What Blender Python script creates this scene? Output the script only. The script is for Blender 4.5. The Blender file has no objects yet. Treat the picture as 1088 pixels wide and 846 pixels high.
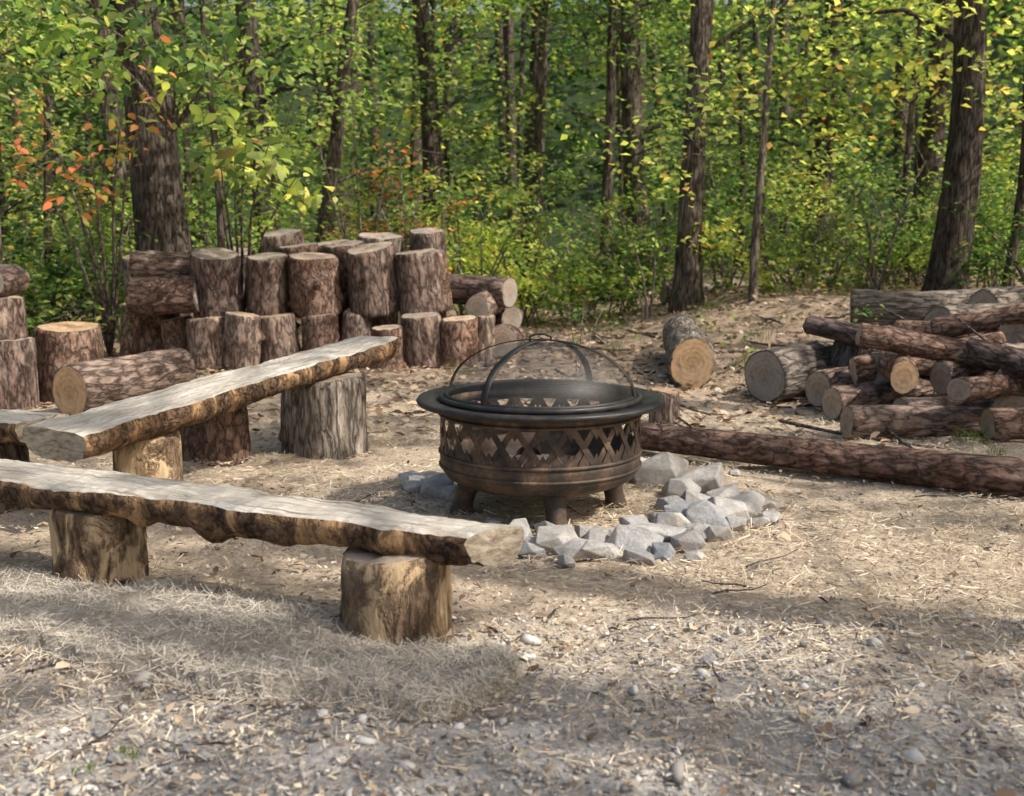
import bpy, bmesh, math, random
import numpy as np
from mathutils import Vector, Matrix, noise
random.seed(7); rng=np.random.default_rng(11)
scene=bpy.context.scene
scene.view_settings.view_transform='Standard'; scene.view_settings.look='None'; scene.view_settings.exposure=0
R=math.radians
SUN_EL=R(46); SUN_AZ=R(-22)   # azimuth measured from +X towards +Y
S=np.array([math.cos(SUN_EL)*math.cos(SUN_AZ),math.cos(SUN_EL)*math.sin(SUN_AZ),math.sin(SUN_EL)])
# ---------------- world, sun, camera
w=bpy.data.worlds.new("World"); scene.world=w; w.use_nodes=True
nt=w.node_tree; nt.nodes.clear()
sky=nt.nodes.new('ShaderNodeTexSky'); sky.sky_type='NISHITA'; sky.sun_disc=False
sky.sun_elevation=SUN_EL; sky.sun_rotation=R(90)-SUN_AZ; sky.dust_density=6.0; sky.air_density=1.5; sky.ozone_density=1.0
bg=nt.nodes.new('ShaderNodeBackground'); bg.inputs[1].default_value=0.15
wo=nt.nodes.new('ShaderNodeOutputWorld'); nt.links.new(sky.outputs[0],bg.inputs[0]); nt.links.new(bg.outputs[0],wo.inputs[0])
sl=bpy.data.lights.new("sun","SUN"); sl.energy=5.0; sl.angle=R(0.5); sl.color=(1,.92,.80)
so=bpy.data.objects.new("sun",sl); scene.collection.objects.link(so)
so.rotation_euler=Vector(-S).to_track_quat('-Z','Y').to_euler()
cam=bpy.data.cameras.new("camera"); co=bpy.data.objects.new("camera",cam); scene.collection.objects.link(co)
cam.sensor_width=36; cam.lens=38.6; cam.clip_end=2000; co.location=(0,0,1.2); co.rotation_euler=(R(90-8.7),0,0)
cam.dof.use_dof=True; cam.dof.focus_distance=4.6; cam.dof.aperture_fstop=3.5
scene.camera=co
# ---------------- material helpers
class M:
    def __init__(s,name):
        s.m=bpy.data.materials.new(name); s.m.use_nodes=True; s.t=s.m.node_tree; s.b=s.t.nodes['Principled BSDF']; s.out=s.t.nodes['Material Output']
    def n(s,typ,**k):
        x=s.t.nodes.new(typ)
        for a,v in k.items(): setattr(x,a,v)
        return x
    def l(s,a,b): s.t.links.new(a,b)
    def coords(s,scale=(1,1,1)):
        tc=s.n('ShaderNodeTexCoord'); mp=s.n('ShaderNodeMapping'); mp.inputs['Scale'].default_value=scale
        s.l(tc.outputs['Object'],mp.inputs[0]); return mp.outputs[0]
    def noise(s,vec,scale,detail=5,rough=.6,dist=0):
        x=s.n('ShaderNodeTexNoise'); x.inputs['Scale'].default_value=scale; x.inputs['Detail'].default_value=detail
        x.inputs['Roughness'].default_value=rough; x.inputs['Distortion'].default_value=dist; s.l(vec,x.inputs['Vector']); return x.outputs[0]
    def ramp(s,fac,stops,interp='LINEAR'):
        x=s.n('ShaderNodeValToRGB'); x.color_ramp.interpolation=interp
        e=x.color_ramp.elements
        while len(e)<len(stops): e.new(.5)
        for i,(p,c) in enumerate(stops):
            e[i].position=p; e[i].color=(c[0],c[1],c[2],1) if not isinstance(c,(int,float)) else (c,c,c,1)
        s.l(fac,x.inputs[0]); return x.outputs[0]
    def mix(s,fac,a,b,mode='MIX'):
        x=s.n('ShaderNodeMix',data_type='RGBA',blend_type=mode)
        for sock,v in ((x.inputs[0],fac),(x.inputs[6],a),(x.inputs[7],b)):
            if isinstance(v,(int,float)): sock.default_value=v
            elif isinstance(v,tuple): sock.default_value=(v[0],v[1],v[2],1)
            else: s.l(v,sock)
        return x.outputs[2]
    def math(s,op,a,b=0):
        x=s.n('ShaderNodeMath',operation=op)
        for i,v in enumerate((a,b)):
            if isinstance(v,(int,float)): x.inputs[i].default_value=v
            else: s.l(v,x.inputs[i])
        return x.outputs[0]
    def bump(s,h,strength=.6,dist=.02):
        x=s.n('ShaderNodeBump'); x.inputs['Strength'].default_value=strength; x.inputs['Distance'].default_value=dist
        s.l(h,x.inputs['Height']); s.l(x.outputs[0],s.b.inputs['Normal'])
    def col(s,c): s.l(c,s.b.inputs['Base Color'])
    def rough(s,v):
        if isinstance(v,(int,float)): s.b.inputs['Roughness'].default_value=v
        else: s.l(v,s.b.inputs['Roughness'])
    def island(s): return s.n('ShaderNodeNewGeometry').outputs['Random Per Island']
    def objrand(s): return s.n('ShaderNodeObjectInfo').outputs['Random']

def bark_mat(name,dark,mid,light,scale=16,zs=.35,peel=None,plk=.47,crk=.75,pw=.1):
    m=M(name); tc=m.n('ShaderNodeTexCoord'); off=m.n('ShaderNodeVectorMath',operation='ADD'); m.l(tc.outputs['Object'],off.inputs[0])
    cx=m.n('ShaderNodeCombineXYZ'); m.l(m.math('MULTIPLY',m.objrand(),37.),cx.inputs[0]); m.l(m.math('MULTIPLY',m.objrand(),17.),cx.inputs[2]); m.l(cx.outputs[0],off.inputs[1])
    def vec(sc):
        mp=m.n('ShaderNodeMapping'); mp.inputs['Scale'].default_value=sc; m.l(off.outputs[0],mp.inputs[0]); return mp.outputs[0]
    v=vec((1,1,zs))
    dv=m.n('ShaderNodeMix',data_type='VECTOR'); dv.inputs[0].default_value=.16; m.l(v,dv.inputs[4])
    nn=m.n('ShaderNodeTexNoise'); nn.inputs['Scale'].default_value=7; nn.inputs['Detail'].default_value=3; nn.inputs['Roughness'].default_value=.7; m.l(v,nn.inputs['Vector']); m.l(nn.outputs[1],dv.inputs[5])
    vo=m.n('ShaderNodeTexVoronoi',feature='DISTANCE_TO_EDGE'); vo.inputs['Scale'].default_value=scale; m.l(dv.outputs[1],vo.inputs['Vector'])
    v2=m.n('ShaderNodeTexVoronoi',feature='F1'); v2.inputs['Scale'].default_value=scale*1.7; m.l(dv.outputs[1],v2.inputs['Vector'])
    fine=m.noise(v,45,5,.75); big=m.noise(vec((1,1,1)),4.,3)
    crev=m.ramp(m.math('ADD',vo.outputs[0],m.math('MULTIPLY',m.math('SUBTRACT',fine,.5),.45)),[(0,0.0),(.10,.6),(.3,1.0)])
    c=m.ramp(m.math('ADD',m.math('MULTIPLY',fine,.75),m.math('MULTIPLY',v2.outputs[1],.22)),[(.3,dark),(.48,mid),(.66,light)])
    c=m.mix(m.ramp(big,[(.42,0.),(.62,.5)]),c,light)
    c=m.mix(m.ramp(big,[(.3,.6),(.42,0.)]),c,dark)
    cc=m.mix(1.,c,(1-crk,1-crk,1-crk),'MULTIPLY'); c=m.mix(crev,cc,c)
    rnd=m.objrand(); c=m.mix(1.0,c,m.ramp(rnd,[(0,(.70,.65,.66)),(.5,(1,.93,.88)),(1,(1.3,1.24,1.17))]),'MULTIPLY')
    hh=m.math('ADD',crev,fine)
    if peel:
        pn=m.noise(vec((1.6,1.6,.9)),4.5,6,.66,.8)
        pm=m.ramp(pn,[(plk,0.),(plk+pw,1.)])
        wood=m.ramp(m.noise(vec((10,10,1.3)),4,6,.7),[(.3,tuple(x*.4 for x in peel)),(.5,peel),(.7,tuple(min(1,x*1.3) for x in peel))])
        c=m.mix(pm,c,wood); hh=m.math('MULTIPLY',hh,m.math('SUBTRACT',1.15,pm))
    m.col(c); m.rough(.9); m.b.inputs['Specular IOR Level'].default_value=.25; m.bump(hh,1.,.022); return m.m
BARK=bark_mat("pine_bark",(.12,.08,.068),(.30,.215,.185),(.48,.41,.365),crk=.65)
BARK_G=bark_mat("grey_bark",(.13,.11,.097),(.27,.24,.215),(.47,.44,.405),18,.25,crk=.65)
BARK_R=bark_mat("red_pine_bark",(.14,.08,.06),(.34,.205,.155),(.48,.38,.32),18,.5,crk=.65)
BARK_T=bark_mat("tree_bark",(.045,.037,.032),(.12,.10,.085),(.25,.22,.19),22,.16)
BARK_P=bark_mat("peeled_bark",(.13,.09,.06),(.30,.205,.14),(.44,.34,.25),16,.35,peel=(.55,.40,.25),plk=.44,crk=.5)
BARK_S=bark_mat("slab_edge_bark",(.06,.04,.03),(.19,.12,.082),(.34,.24,.165),20,.8,peel=(.40,.25,.135),plk=.47)

def cut_mat(name,base,grey,k):
    m=M(name); tc=m.n('ShaderNodeTexCoord'); sp=m.n('ShaderNodeSeparateXYZ'); m.l(tc.outputs['Object'],sp.inputs[0])
    x,y=sp.outputs[0],sp.outputs[1]
    r=m.math('SQRT',m.math('ADD',m.math('MULTIPLY',x,x),m.math('MULTIPLY',y,y)))
    ns=m.noise(tc.outputs['Object'],7,4); rr=m.math('ADD',r,m.math('MULTIPLY',ns,.05))
    ring=m.math('SINE',m.math('MULTIPLY',rr,520)); ring2=m.math('SINE',m.math('MULTIPLY',rr,170))
    rc=m.math('MULTIPLY',m.math('ADD',m.math('MULTIPLY',ring,.5),ring2),.10)
    ang=m.math('ARCTAN2',y,x); cv=m.n('ShaderNodeCombineXYZ'); m.l(m.math('MULTIPLY',ang,5),cv.inputs[0]); m.l(m.math('MULTIPLY',m.objrand(),30),cv.inputs[2])
    crk=m.noise(cv.outputs[0],2.6,4,.7); cm=m.ramp(crk,[(.32,1.),(.37,0.)])
    blot=m.noise(tc.outputs['Object'],9,6,.7)
    c=m.ramp(m.math('ADD',m.math('MULTIPLY',rc,.5),blot),[(.25,tuple(q*.4 for q in base)),(.5,base),(.8,tuple(min(1,q*1.3) for q in base))])
    c=m.mix(m.ramp(m.noise(tc.outputs['Object'],3.3,4),[(.4,0.),(.62,k)]),c,grey)
    c=m.mix(m.ramp(m.noise(tc.outputs['Object'],14,5),[(.5,0.),(.72,.7)]),c,(.14,.10,.075))
    heart=m.ramp(r,[(.02,1.),(.09,0.)]); c=m.mix(m.math('MULTIPLY',heart,.3),c,(.25,.14,.08))
    c=m.mix(m.math('MULTIPLY',cm,.7),c,(.07,.05,.03))
    c=m.mix(1.,c,m.ramp(m.objrand(),[(0,(.7,.7,.73)),(1,(1.1,1.05,.97))]),'MULTIPLY')
    m.col(c); m.rough(.8); m.bump(m.math('SUBTRACT',m.math('ADD',blot,m.math('MULTIPLY',rc,.5)),cm),.6,.008); return m.m
CUT=cut_mat("cut_wood_end",(.48,.38,.29),(.40,.36,.33),.9)
CUT_O=cut_mat("fresh_cut_wood_end",(.58,.39,.23),(.48,.38,.27),.6)
CUT_G=cut_mat("weathered_cut_end",(.37,.32,.27),(.34,.32,.30),1.)

def sawn():
    m=M("sawn_slab_top"); g=m.noise(m.coords((1,11,6)),3,6,.7,1.2); g2=m.noise(m.coords((2,5,2)),5,6,.75)
    c=m.ramp(g,[(.36,(.34,.28,.22)),(.48,(.56,.51,.44)),(.62,(.74,.71,.66))])
    c=m.mix(m.ramp(g2,[(.48,0.),(.64,.6)]),c,(.38,.32,.27))
    c=m.mix(m.ramp(m.noise(m.coords((1,1.6,1)),9,4,.7),[(.60,0.),(.68,.75)]),c,(.22,.15,.10))
    ck=m.noise(m.coords((.7,26,4)),2.2,3); c=m.mix(m.ramp(ck,[(.34,.85),(.385,0.)]),c,(.12,.09,.065))
    m.col(c); m.rough(.55); m.bump(m.math('ADD',g,g2),.8,.014); return m.m
SAWN=sawn()

def leaf_mat(name,stops,trans=.45,clump=True,lo=(.45,.53,.55),hi=(1.6,1.5,1.15)):
    m=M(name); m.t.nodes.remove(m.b); c=m.ramp(m.island(),stops)
    if clump:
        nz=m.noise(m.coords(),.8,1); c=m.mix(1.,c,m.ramp(nz,[(.38,lo),(.60,hi)]),'MULTIPLY')  # noise paints shaded and sunlit clumps into the leaf colour
    d=m.n('ShaderNodeBsdfDiffuse'); m.l(c,d.inputs[0]); o=d.outputs[0]
    if trans:
        tr=m.n('ShaderNodeBsdfTranslucent'); m.l(m.mix(1.,c,(1.6,1.6,.9),'MULTIPLY'),tr.inputs[0])
        mx=m.n('ShaderNodeMixShader'); mx.inputs[0].default_value=trans; m.l(o,mx.inputs[1]); m.l(tr.outputs[0],mx.inputs[2]); o=mx.outputs[0]
    m.l(o,m.out.inputs[0]); return m.m
LEAF=leaf_mat("green_leaves",[(0,(.05,.10,.045)),(.4,(.085,.165,.065)),(.75,(.15,.25,.085)),(.95,(.28,.34,.11)),(1,(.35,.24,.09))])  # leaf greens greyed slightly to stand in for haze
LEAF_L=leaf_mat("light_green_leaves",[(0,(.12,.20,.09)),(.5,(.21,.33,.13)),(.85,(.37,.47,.20)),(1,(.52,.46,.2))],.5)
LEAF_Y=leaf_mat("yellow_green_leaves",[(0,(.23,.33,.12)),(.6,(.43,.52,.20)),(.9,(.62,.61,.27)),(1,(.5,.24,.1))],.5)
LEAF_R=leaf_mat("autumn_red_leaves",[(0,(.11,.16,.07)),(.45,(.22,.24,.10)),(.6,(.33,.17,.09)),(.85,(.46,.15,.11)),(1,(.5,.34,.14))],.45)
LEAF_D=leaf_mat("distant_leaves",[(0,(.03,.055,.032)),(.5,(.06,.115,.055)),(.85,(.13,.20,.08)),(1,(.34,.41,.16))],.4,True,(.3,.36,.4),(1.7,1.6,1.2))  # haze and forest gloom put into the distant leaf colour
LITTER=leaf_mat("fallen_leaves",[(0,(.14,.09,.065)),(.4,(.30,.21,.145)),(.75,(.47,.36,.26)),(.95,(.60,.51,.4)),(1,(.48,.28,.16))],0,False)
STRAW=leaf_mat("straw_chips",[(0,(.25,.18,.125)),(.3,(.48,.38,.27)),(.65,(.68,.575,.43)),(1,(.82,.74,.60))],0,False)
FIBRE=leaf_mat("jute_fibres",[(0,(.42,.37,.31)),(.5,(.60,.55,.47)),(1,(.76,.71,.63))],0,False)
GRASS=leaf_mat("grass_blades",[(0,(.08,.14,.04)),(1,(.22,.28,.09))],.3,False)
CHIP=leaf_mat("bark_bits",[(0,(.11,.08,.065)),(.5,(.27,.22,.18)),(1,(.52,.48,.43))],0,False)

# ---------------- geometry helpers
def hgt(x,y):
    x=np.asarray(x,float); y=np.asarray(y,float)
    sm=lambda t:np.clip(t,0,1)**2*(3-2*np.clip(t,0,1))
    h=.50*sm((y-7.8)/5)*sm((x-.6)/2.8)
    h=h+ .010*np.sin(3.1*x+1.3*y)+.008*np.sin(5.3*y-2.2*x+1)+.006*np.sin(9*x+4*y+2)
    h+= .04*np.sin(.9*x+.5)*np.sin(.7*y)*sm((y-5)/4)
    r=np.sqrt(x*x+(y-5)**2); h+=18*sm((r-42)/45)*sm((y+40)/50)
    return h
def H(x,y): return float(hgt(x,y))
def link(ob,parent=None):
    scene.collection.objects.link(ob)
    if parent: ob.parent=parent
    return ob
def empty(name):
    e=bpy.data.objects.new(name,None); scene.collection.objects.link(e); return e
def poly_mesh(name,V,k,mats,parent=None):
    V=np.asarray(V,np.float32); N=V.shape[0]
    me=bpy.data.meshes.new(name); me.vertices.add(N*k); me.vertices.foreach_set("co",V.reshape(-1))
    me.loops.add(N*k); me.loops.foreach_set("vertex_index",np.arange(N*k,dtype=np.int32))
    me.polygons.add(N); me.polygons.foreach_set("loop_start",np.arange(0,N*k,k,dtype=np.int32))
    for m in mats: me.materials.append(m)
    me.update(calc_edges=True)
    return link(bpy.data.objects.new(name,me),parent)
T4=np.array([[0,0,0],[.5,.34,.10],[1,0,-.06],[.5,-.34,.10]])
T6=np.array([[0,0,0],[.3,.27,.06],[.68,.24,.05],[1,0,-.10],[.68,-.24,.05],[.3,-.27,.06]])
T9=np.array([[0,0,0],[.2,.2,.04],[.48,.27,.06],[.78,.17,.02],[1,0,-.12],[.78,-.17,.02],[.48,-.27,.06],[.2,-.2,.04]])
def leaves(C,size,tmpl=T4,tilt=.55,droop=.25):
    N=len(C); a=rng.uniform(0,2*np.pi,N)
    d=np.stack([np.cos(a),np.sin(a),-droop+rng.normal(0,.35,N)],1); d/=np.linalg.norm(d,axis=1)[:,None]
    n=np.stack([rng.normal(0,tilt,N),rng.normal(0,tilt,N),np.ones(N)],1)
    s=np.cross(n,d); s/=np.linalg.norm(s,axis=1)[:,None]; n=np.cross(d,s)
    sz=np.asarray(size)*rng.uniform(.6,1.3,N)
    return C[:,None,:]+sz[:,None,None]*(tmpl[None,:,0:1]*d[:,None,:]+tmpl[None,:,1:2]*s[:,None,:]+tmpl[None,:,2:3]*n[:,None,:])
def clusters(cent,n,rx,rz):
    out=[]
    for c in cent:
        k=max(3,int(n*random.uniform(.5,1.4))); s=random.uniform(.7,1.3)
        p=rng.normal(0,1,(k,3))*np.array([rx*s,rx*s,rz*s])*.55
        ax=rng.normal(0,.35,2); p[:,2]+=p[:,0]*ax[0]+p[:,1]*ax[1]
        out.append(p+np.asarray(c))
    return np.concatenate(out)
def tube_arrays(path,rad,seg=12,amp=.06,seed=0):
    vs=[];fs=[]; n=len(path)
    for i,(p,r) in enumerate(zip(path,rad)):
        p=Vector(p); a=Vector(path[min(i+1,n-1)])-Vector(path[max(i-1,0)]); a.normalize()
        ref=Vector((0,1,0)) if abs(a.y)<.9 else Vector((1,0,0))
        u=a.cross(ref).normalized(); v=a.cross(u)
        for j in range(seg):
            t=2*math.pi*j/seg
            k=1+amp*noise.noise(Vector((math.cos(t)*1.7+seed,math.sin(t)*1.7,p.z*1.3+p.x)))*2
            vs.append(p+(u*math.cos(t)+v*math.sin(t))*r*k)
        if i:
            for j in range(seg):
                q=(i-1)*seg; fs.append((q+j,q+(j+1)%seg,q+seg+(j+1)%seg,q+seg+j))
    return vs,fs
def mesh_obj(name,vs,fs,mats,parent=None,smooth=True,idx=None):
    me=bpy.data.meshes.new(name); me.from_pydata([tuple(v) for v in vs],[],fs)
    for m in mats: me.materials.append(m)
    if idx is not None: me.polygons.foreach_set("material_index",idx)
    if smooth: me.polygons.foreach_set("use_smooth",[True]*len(me.polygons))
    me.update(); return link(bpy.data.objects.new(name,me),parent)
def multi_tube(name,paths,mat,parent,seg=10,amp=.05):
    V=[];F=[]
    for i,(p,r) in enumerate(paths):
        v,f=tube_arrays(p,r,seg,amp,i*3.1); o=len(V); V+=v; F+=[tuple(a+o for a in q) for q in f]
    return mesh_obj(name,V,F,[mat],parent)

def log(name,base,direction,L,r,mats,seed,parent=None,taper=.04,tilt=0,seg=48,rough=1.,bend=0):
    V=[];F=[];I=[]; rows=max(10,int(L/.025)); rows=min(rows,70)
    rs=random.Random(seed); ell=rs.uniform(.9,1.08)
    kn=[(rs.uniform(.15,.85)*L,rs.uniform(0,6.28),rs.uniform(.02,.045),rs.uniform(.08,.22)) for _ in range(rs.randint(1,4) if L>.3 else rs.randint(0,1))]
    for i in range(rows+1):
        f=i/rows; z=f*L; rr=r*(1-taper*f)
        if i in(0,rows): rr*=.97
        bx=bend*math.sin(f*math.pi)
        for j in range(seg):
            t=2*math.pi*j/seg; c,s=math.cos(t),math.sin(t)
            k=1+.10*noise.noise(Vector((c*1.1+seed*7.3,s*1.1,z*.8)))*rough
            k+=.045*noise.noise(Vector((c*4+seed,s*4,z*3.5)))*rough+.028*noise.noise(Vector((c*11+seed,s*11,z*14)))*rough
            for (kz,kt,kr,kh) in kn:
                dt=(t-kt+math.pi)%(2*math.pi)-math.pi; k+=kh*math.exp(-((z-kz)/kr)**2-(dt*r/kr)**2)
            zz=z
            if i>rows-2: zz=z+tilt*c*r+.008*noise.noise(Vector((c*2,s*2,seed)))
            V.append((c*rr*k*ell+bx,s*rr*k/ell,zz))
        if i:
            q=(i-1)*seg
            for j in range(seg): F.append((q+j,q+(j+1)%seg,q+seg+(j+1)%seg,q+seg+j)); I.append(0)
    for end,row in ((0,0),(1,rows)):
        prev=row*seg
        for ri,sc in enumerate((.94,.6,.25)):
            o=len(V)
            for j in range(seg):
                x,y,z=V[row*seg+j]; V.append((x*sc,y*sc,z+(-1 if end==0 else 1)*(.004 if sc<.9 else .002)))
            for j in range(seg):
                a=(prev+j,prev+(j+1)%seg,o+(j+1)%seg,o+j)
                F.append(a if end else a[::-1]); I.append(0 if ri==0 else 1)
            prev=o
        V.append((0,0,(L if end else 0)+(.004 if end else -.004))); c=len(V)-1
        for j in range(seg):
            a=(prev+j,prev+(j+1)%seg,c); F.append(a if end else a[::-1]); I.append(1)
    ob=mesh_obj(name,V,F,mats,parent,True,I)
    ob.data.polygons.foreach_set("use_smooth",[i==0 for i in I])
    ob.location=base; ob.rotation_euler=Vector(direction).to_track_quat('Z','Y').to_euler()
    return ob
def stump(name,x,y,h,r,mats,seed,parent=None,z=None,lean=(0,0)):
    zz=(H(x,y)-.02) if z is None else z
    return log(name,(x,y,zz),(lean[0],lean[1],1),h+(.02 if z is None else 0),r,mats,seed,parent,taper=.05,tilt=random.uniform(-.1,.1))

# ---------------- ground
n=340; u=np.linspace(-1,1,n); gx=9*u+500*u**7; uy=np.linspace(-1,1,n); gy=7+11*uy+500*uy**7
X,Y=np.meshgrid(gx,gy); Z=hgt(X,Y)
micro=np.array([noise.noise(Vector((x*7,y*7,0)))*.014+noise.noise(Vector((x*2.3,y*2.3,5)))*.02+noise.noise(Vector((x*17,y*17,9)))*.008 if abs(x)<14 and y<24 else 0 for x,y in zip(X.ravel(),Y.ravel())])
Vg=np.stack([X.ravel(),Y.ravel(),Z.ravel()+micro-.01],1)
Fg=[(j*n+i,j*n+i+1,(j+1)*n+i+1,(j+1)*n+i) for j in range(n-1) for i in range(n-1)]
def ground_mat():
    m=M("ground_straw_dirt"); v=m.coords(); sp=m.n('ShaderNodeSeparateXYZ'); m.l(v,sp.inputs[0])
    fine=m.noise(v,60,5,.8); mid=m.noise(v,9,5,.65); big=m.noise(v,1.1,3)
    straw=m.ramp(fine,[(.3,(.25,.19,.14)),(.48,(.53,.43,.325)),(.68,(.78,.68,.54))])
    litter=m.ramp(fine,[(.32,(.14,.10,.07)),(.5,(.34,.25,.19)),(.7,(.53,.43,.34))])
    gr=m.ramp(fine,[(.3,(.26,.245,.235)),(.5,(.50,.475,.455)),(.7,(.74,.72,.69))])
    yy=m.math('ADD',sp.outputs[1],m.math('MULTIPLY',m.math('SUBTRACT',mid,.5),1.6)); yy=m.math('ADD',yy,m.math('MULTIPLY',m.math('SUBTRACT',big,.5),2.0))
    c=m.mix(m.ramp(m.math('MULTIPLY',yy,.1),[(.26,1.),(.345,0.)]),straw,gr)
    c=m.mix(m.ramp(m.math('MULTIPLY',yy,.1),[(.70,0.),(.95,.9)]),c,litter)
    c=m.mix(m.ramp(mid,[(.34,.5),(.5,0.)]),c,(.24,.195,.16))
    c=m.mix(m.ramp(m.math('MULTIPLY',sp.outputs[1],.01),[(.16,0.),(.24,1.)]),c,(.03,.05,.02))
    m.col(c); m.rough(.95); m.b.inputs['Specular IOR Level'].default_value=.2; m.bump(m.math('ADD',fine,m.math('MULTIPLY',mid,1.2)),.8,.018); return m.m
mesh_obj("ground",Vg,Fg,[ground_mat()])

# ---------------- scatter on ground
def scatter_flat(N,yr,yp=1.0):
    y=yr[0]+(yr[1]-yr[0])*rng.uniform(0,1,N)**yp; half=np.maximum(1.2,y*.62); x=rng.uniform(-1,1,N)*half+rng.normal(0,.1,N)
    return x,y
def strips(x,y,L,wd,tilt,zoff=.004,z=None):
    N=len(x); a=rng.uniform(0,np.pi*2,N); t=rng.normal(0,tilt,N)
    d=np.stack([np.cos(a)*np.cos(t),np.sin(a)*np.cos(t),np.sin(t)],1); s=np.stack([-np.sin(a),np.cos(a),rng.normal(0,.5,N)],1)
    l=L*rng.uniform(.4,1.4,N)[:,None]; ww=wd*rng.uniform(.5,1.6,N)[:,None]
    zz=(hgt(x,y) if z is None else z)+zoff+np.abs(np.sin(t))*l[:,0]*.5
    C=np.stack([x,y,zz],1)
    return np.stack([C-d*l/2-s*ww/2,C+d*l/2-s*ww*.3,C+d*l/2+s*ww*.3,C-d*l/2+s*ww/2],1)
x,y=scatter_flat(85000,(2.3,9.5),1.35)
dens=np.sin(x*2.1+np.sin(y*1.7)*2)+np.sin(y*2.9+x)+rng.normal(0,.8,len(x)); k=dens>-.4; k&=(rng.uniform(0,1,len(x))<np.clip((y-2.2)/1.4,.18,1))
x,y=x[k],y[k]
poly_mesh("straw_mulch",strips(x,y,.05,.0026,.2),4,[STRAW])
x,y=scatter_flat(12000,(2.1,9),1.5)
poly_mesh("wood_chips",strips(x,y,.016,.006,.3,.005),4,[STRAW])
x,y=scatter_flat(13000,(1.9,7),1.7)
poly_mesh("bark_debris",strips(x,y,.018,.006,.3,.006),4,[CHIP])
x,y=scatter_flat(24000,(6.,22),1.1); k=rng.uniform(0,1,len(x))<np.clip((y-5.6)/3,.05,1); x,y=x[k],y[k]
lv=leaves(np.stack([x,y,hgt(x,y)+.015],1),.07,T6,.35,0)
x,y=scatter_flat(320,(2.1,6),1.0)
lv2=leaves(np.stack([x,y,hgt(x,y)+.012],1),.045,T6,.4,0)
poly_mesh("leaf_litter",np.concatenate([lv,lv2]),6,[LITTER])
gm=M("gravel_stone"); gm.col(gm.ramp(gm.island(),[(0,(.25,.235,.225)),(.5,(.46,.445,.43)),(1,(.68,.66,.64))])); gm.rough(.9)
ico=bmesh.new(); bmesh.ops.create_icosphere(ico,subdivisions=1,radius=1); iv=np.array([v.co[:] for v in ico.verts]); iff=np.array([[v.index for v in f.verts] for f in ico.faces]); ico.free()
def pebbles(name,x,y,size,mat):
    N=len(x); s=size*rng.lognormal(0,.6,N); A=iv[None]*(1+rng.normal(0,.28,(N,12,1)))
    A=A*np.stack([rng.uniform(.8,1.7,N),rng.uniform(.6,1.1,N),rng.uniform(.3,.7,N)],1)[:,None]; a=rng.uniform(0,6.3,N); c_,s_=np.cos(a)[:,None],np.sin(a)[:,None]
    B=np.stack([A[...,0]*c_-A[...,1]*s_,A[...,0]*s_+A[...,1]*c_,A[...,2]],-1)*s[:,None,None]+np.stack([x,y,hgt(x,y)+s*.1],1)[:,None]
    F=(iff[None]+(np.arange(N)*12)[:,None,None]).reshape(-1,3)
    me=bpy.data.meshes.new(name); me.vertices.add(N*12); me.vertices.foreach_set("co",B.astype(np.float32).reshape(-1))
    me.loops.add(len(F)*3); me.loops.foreach_set("vertex_index",F.astype(np.int32).reshape(-1)); me.polygons.add(len(F)); me.polygons.foreach_set("loop_start",np.arange(0,len(F)*3,3,dtype=np.int32))
    me.materials.append(mat); me.update(calc_edges=True); link(bpy.data.objects.new(name,me))
x1,y1=scatter_flat(8500,(1.9,3.3),1.2); x2,y2=scatter_flat(1000,(2.9,6.5),1.6)
pebbles("gravel",np.concatenate([x1,x2]),np.concatenate([y1,y2]),.0037,gm.m)

# ---------------- jute mat
mat_up=[(-3.2,4.35),(-1.8,3.74),(-1.1,3.48),(-.5,3.2),(-.02,2.98),(.02,2.84)]
mat_lo=[(-3.0,3.45),(-1.48,3.03),(-.9,2.76),(-.45,2.62),(-.18,2.56),(-.05,2.70)]
def interp(pl,t):
    f=t*(len(pl)-1); i=min(int(f),len(pl)-2); f-=i; return (pl[i][0]*(1-f)+pl[i+1][0]*f,pl[i][1]*(1-f)+pl[i+1][1]*f)
def matpt(s,t):
    a=interp(mat_up,s); b=interp(mat_lo,s); wob=.06*noise.noise(Vector((s*9,0,0)))+.04*noise.noise(Vector((s*34,3,0)))+.02*noise.noise(Vector((s*90,3,0)))
    x=a[0]*(1-t)+b[0]*t+.05*noise.noise(Vector((t*5,s*3,8))); y=a[1]*(1-t)+b[1]*t+wob
    ed=min(1,max(0,min(t,1-t,(1-s)*3)/.07))
    z=H(x,y)-.018+.042*ed+.022*ed*(.6+noise.noise(Vector((x*4,y*4,2))))+.012*noise.noise(Vector((x*16,y*16,0)))+.006*noise.noise(Vector((x*50,y*50,0)))
    return x,y,z
V=[];F=[];ns,ntt=260,60
for i in range(ns):
    for j in range(ntt):
        V.append(matpt(i/(ns-1),j/(ntt-1)))
        if i and j: q=i*ntt+j; F.append((q,q-1,q-ntt-1,q-ntt))
jm=M("jute_mat"); v=jm.coords(); f1=jm.noise(jm.coords((1,3,1)),60,6,.8); jm.col(jm.mix(jm.ramp(jm.noise(v,6,5),[(.44,.0),(.64,.65)]),jm.ramp(f1,[(.3,(.33,.285,.235)),(.5,(.54,.49,.42)),(.7,(.72,.67,.59))]),(.34,.29,.25))); jm.rough(1); jm.bump(f1,.9,.02)
jp=empty("jute_erosion_mat"); mesh_obj("mat_sheet",V,F,[jm.m],jp)
P=[]
while len(P)<30000:
    s_,t_=random.random(),random.uniform(-.02,1.03)
    if noise.noise(Vector((s_*16,t_*4,1)))+random.gauss(0,.22)>-.2: x,y,z=matpt(s_,t_); P.append((x,y,max(z,H(x,y)+.002)))
P=np.array(P)
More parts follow.
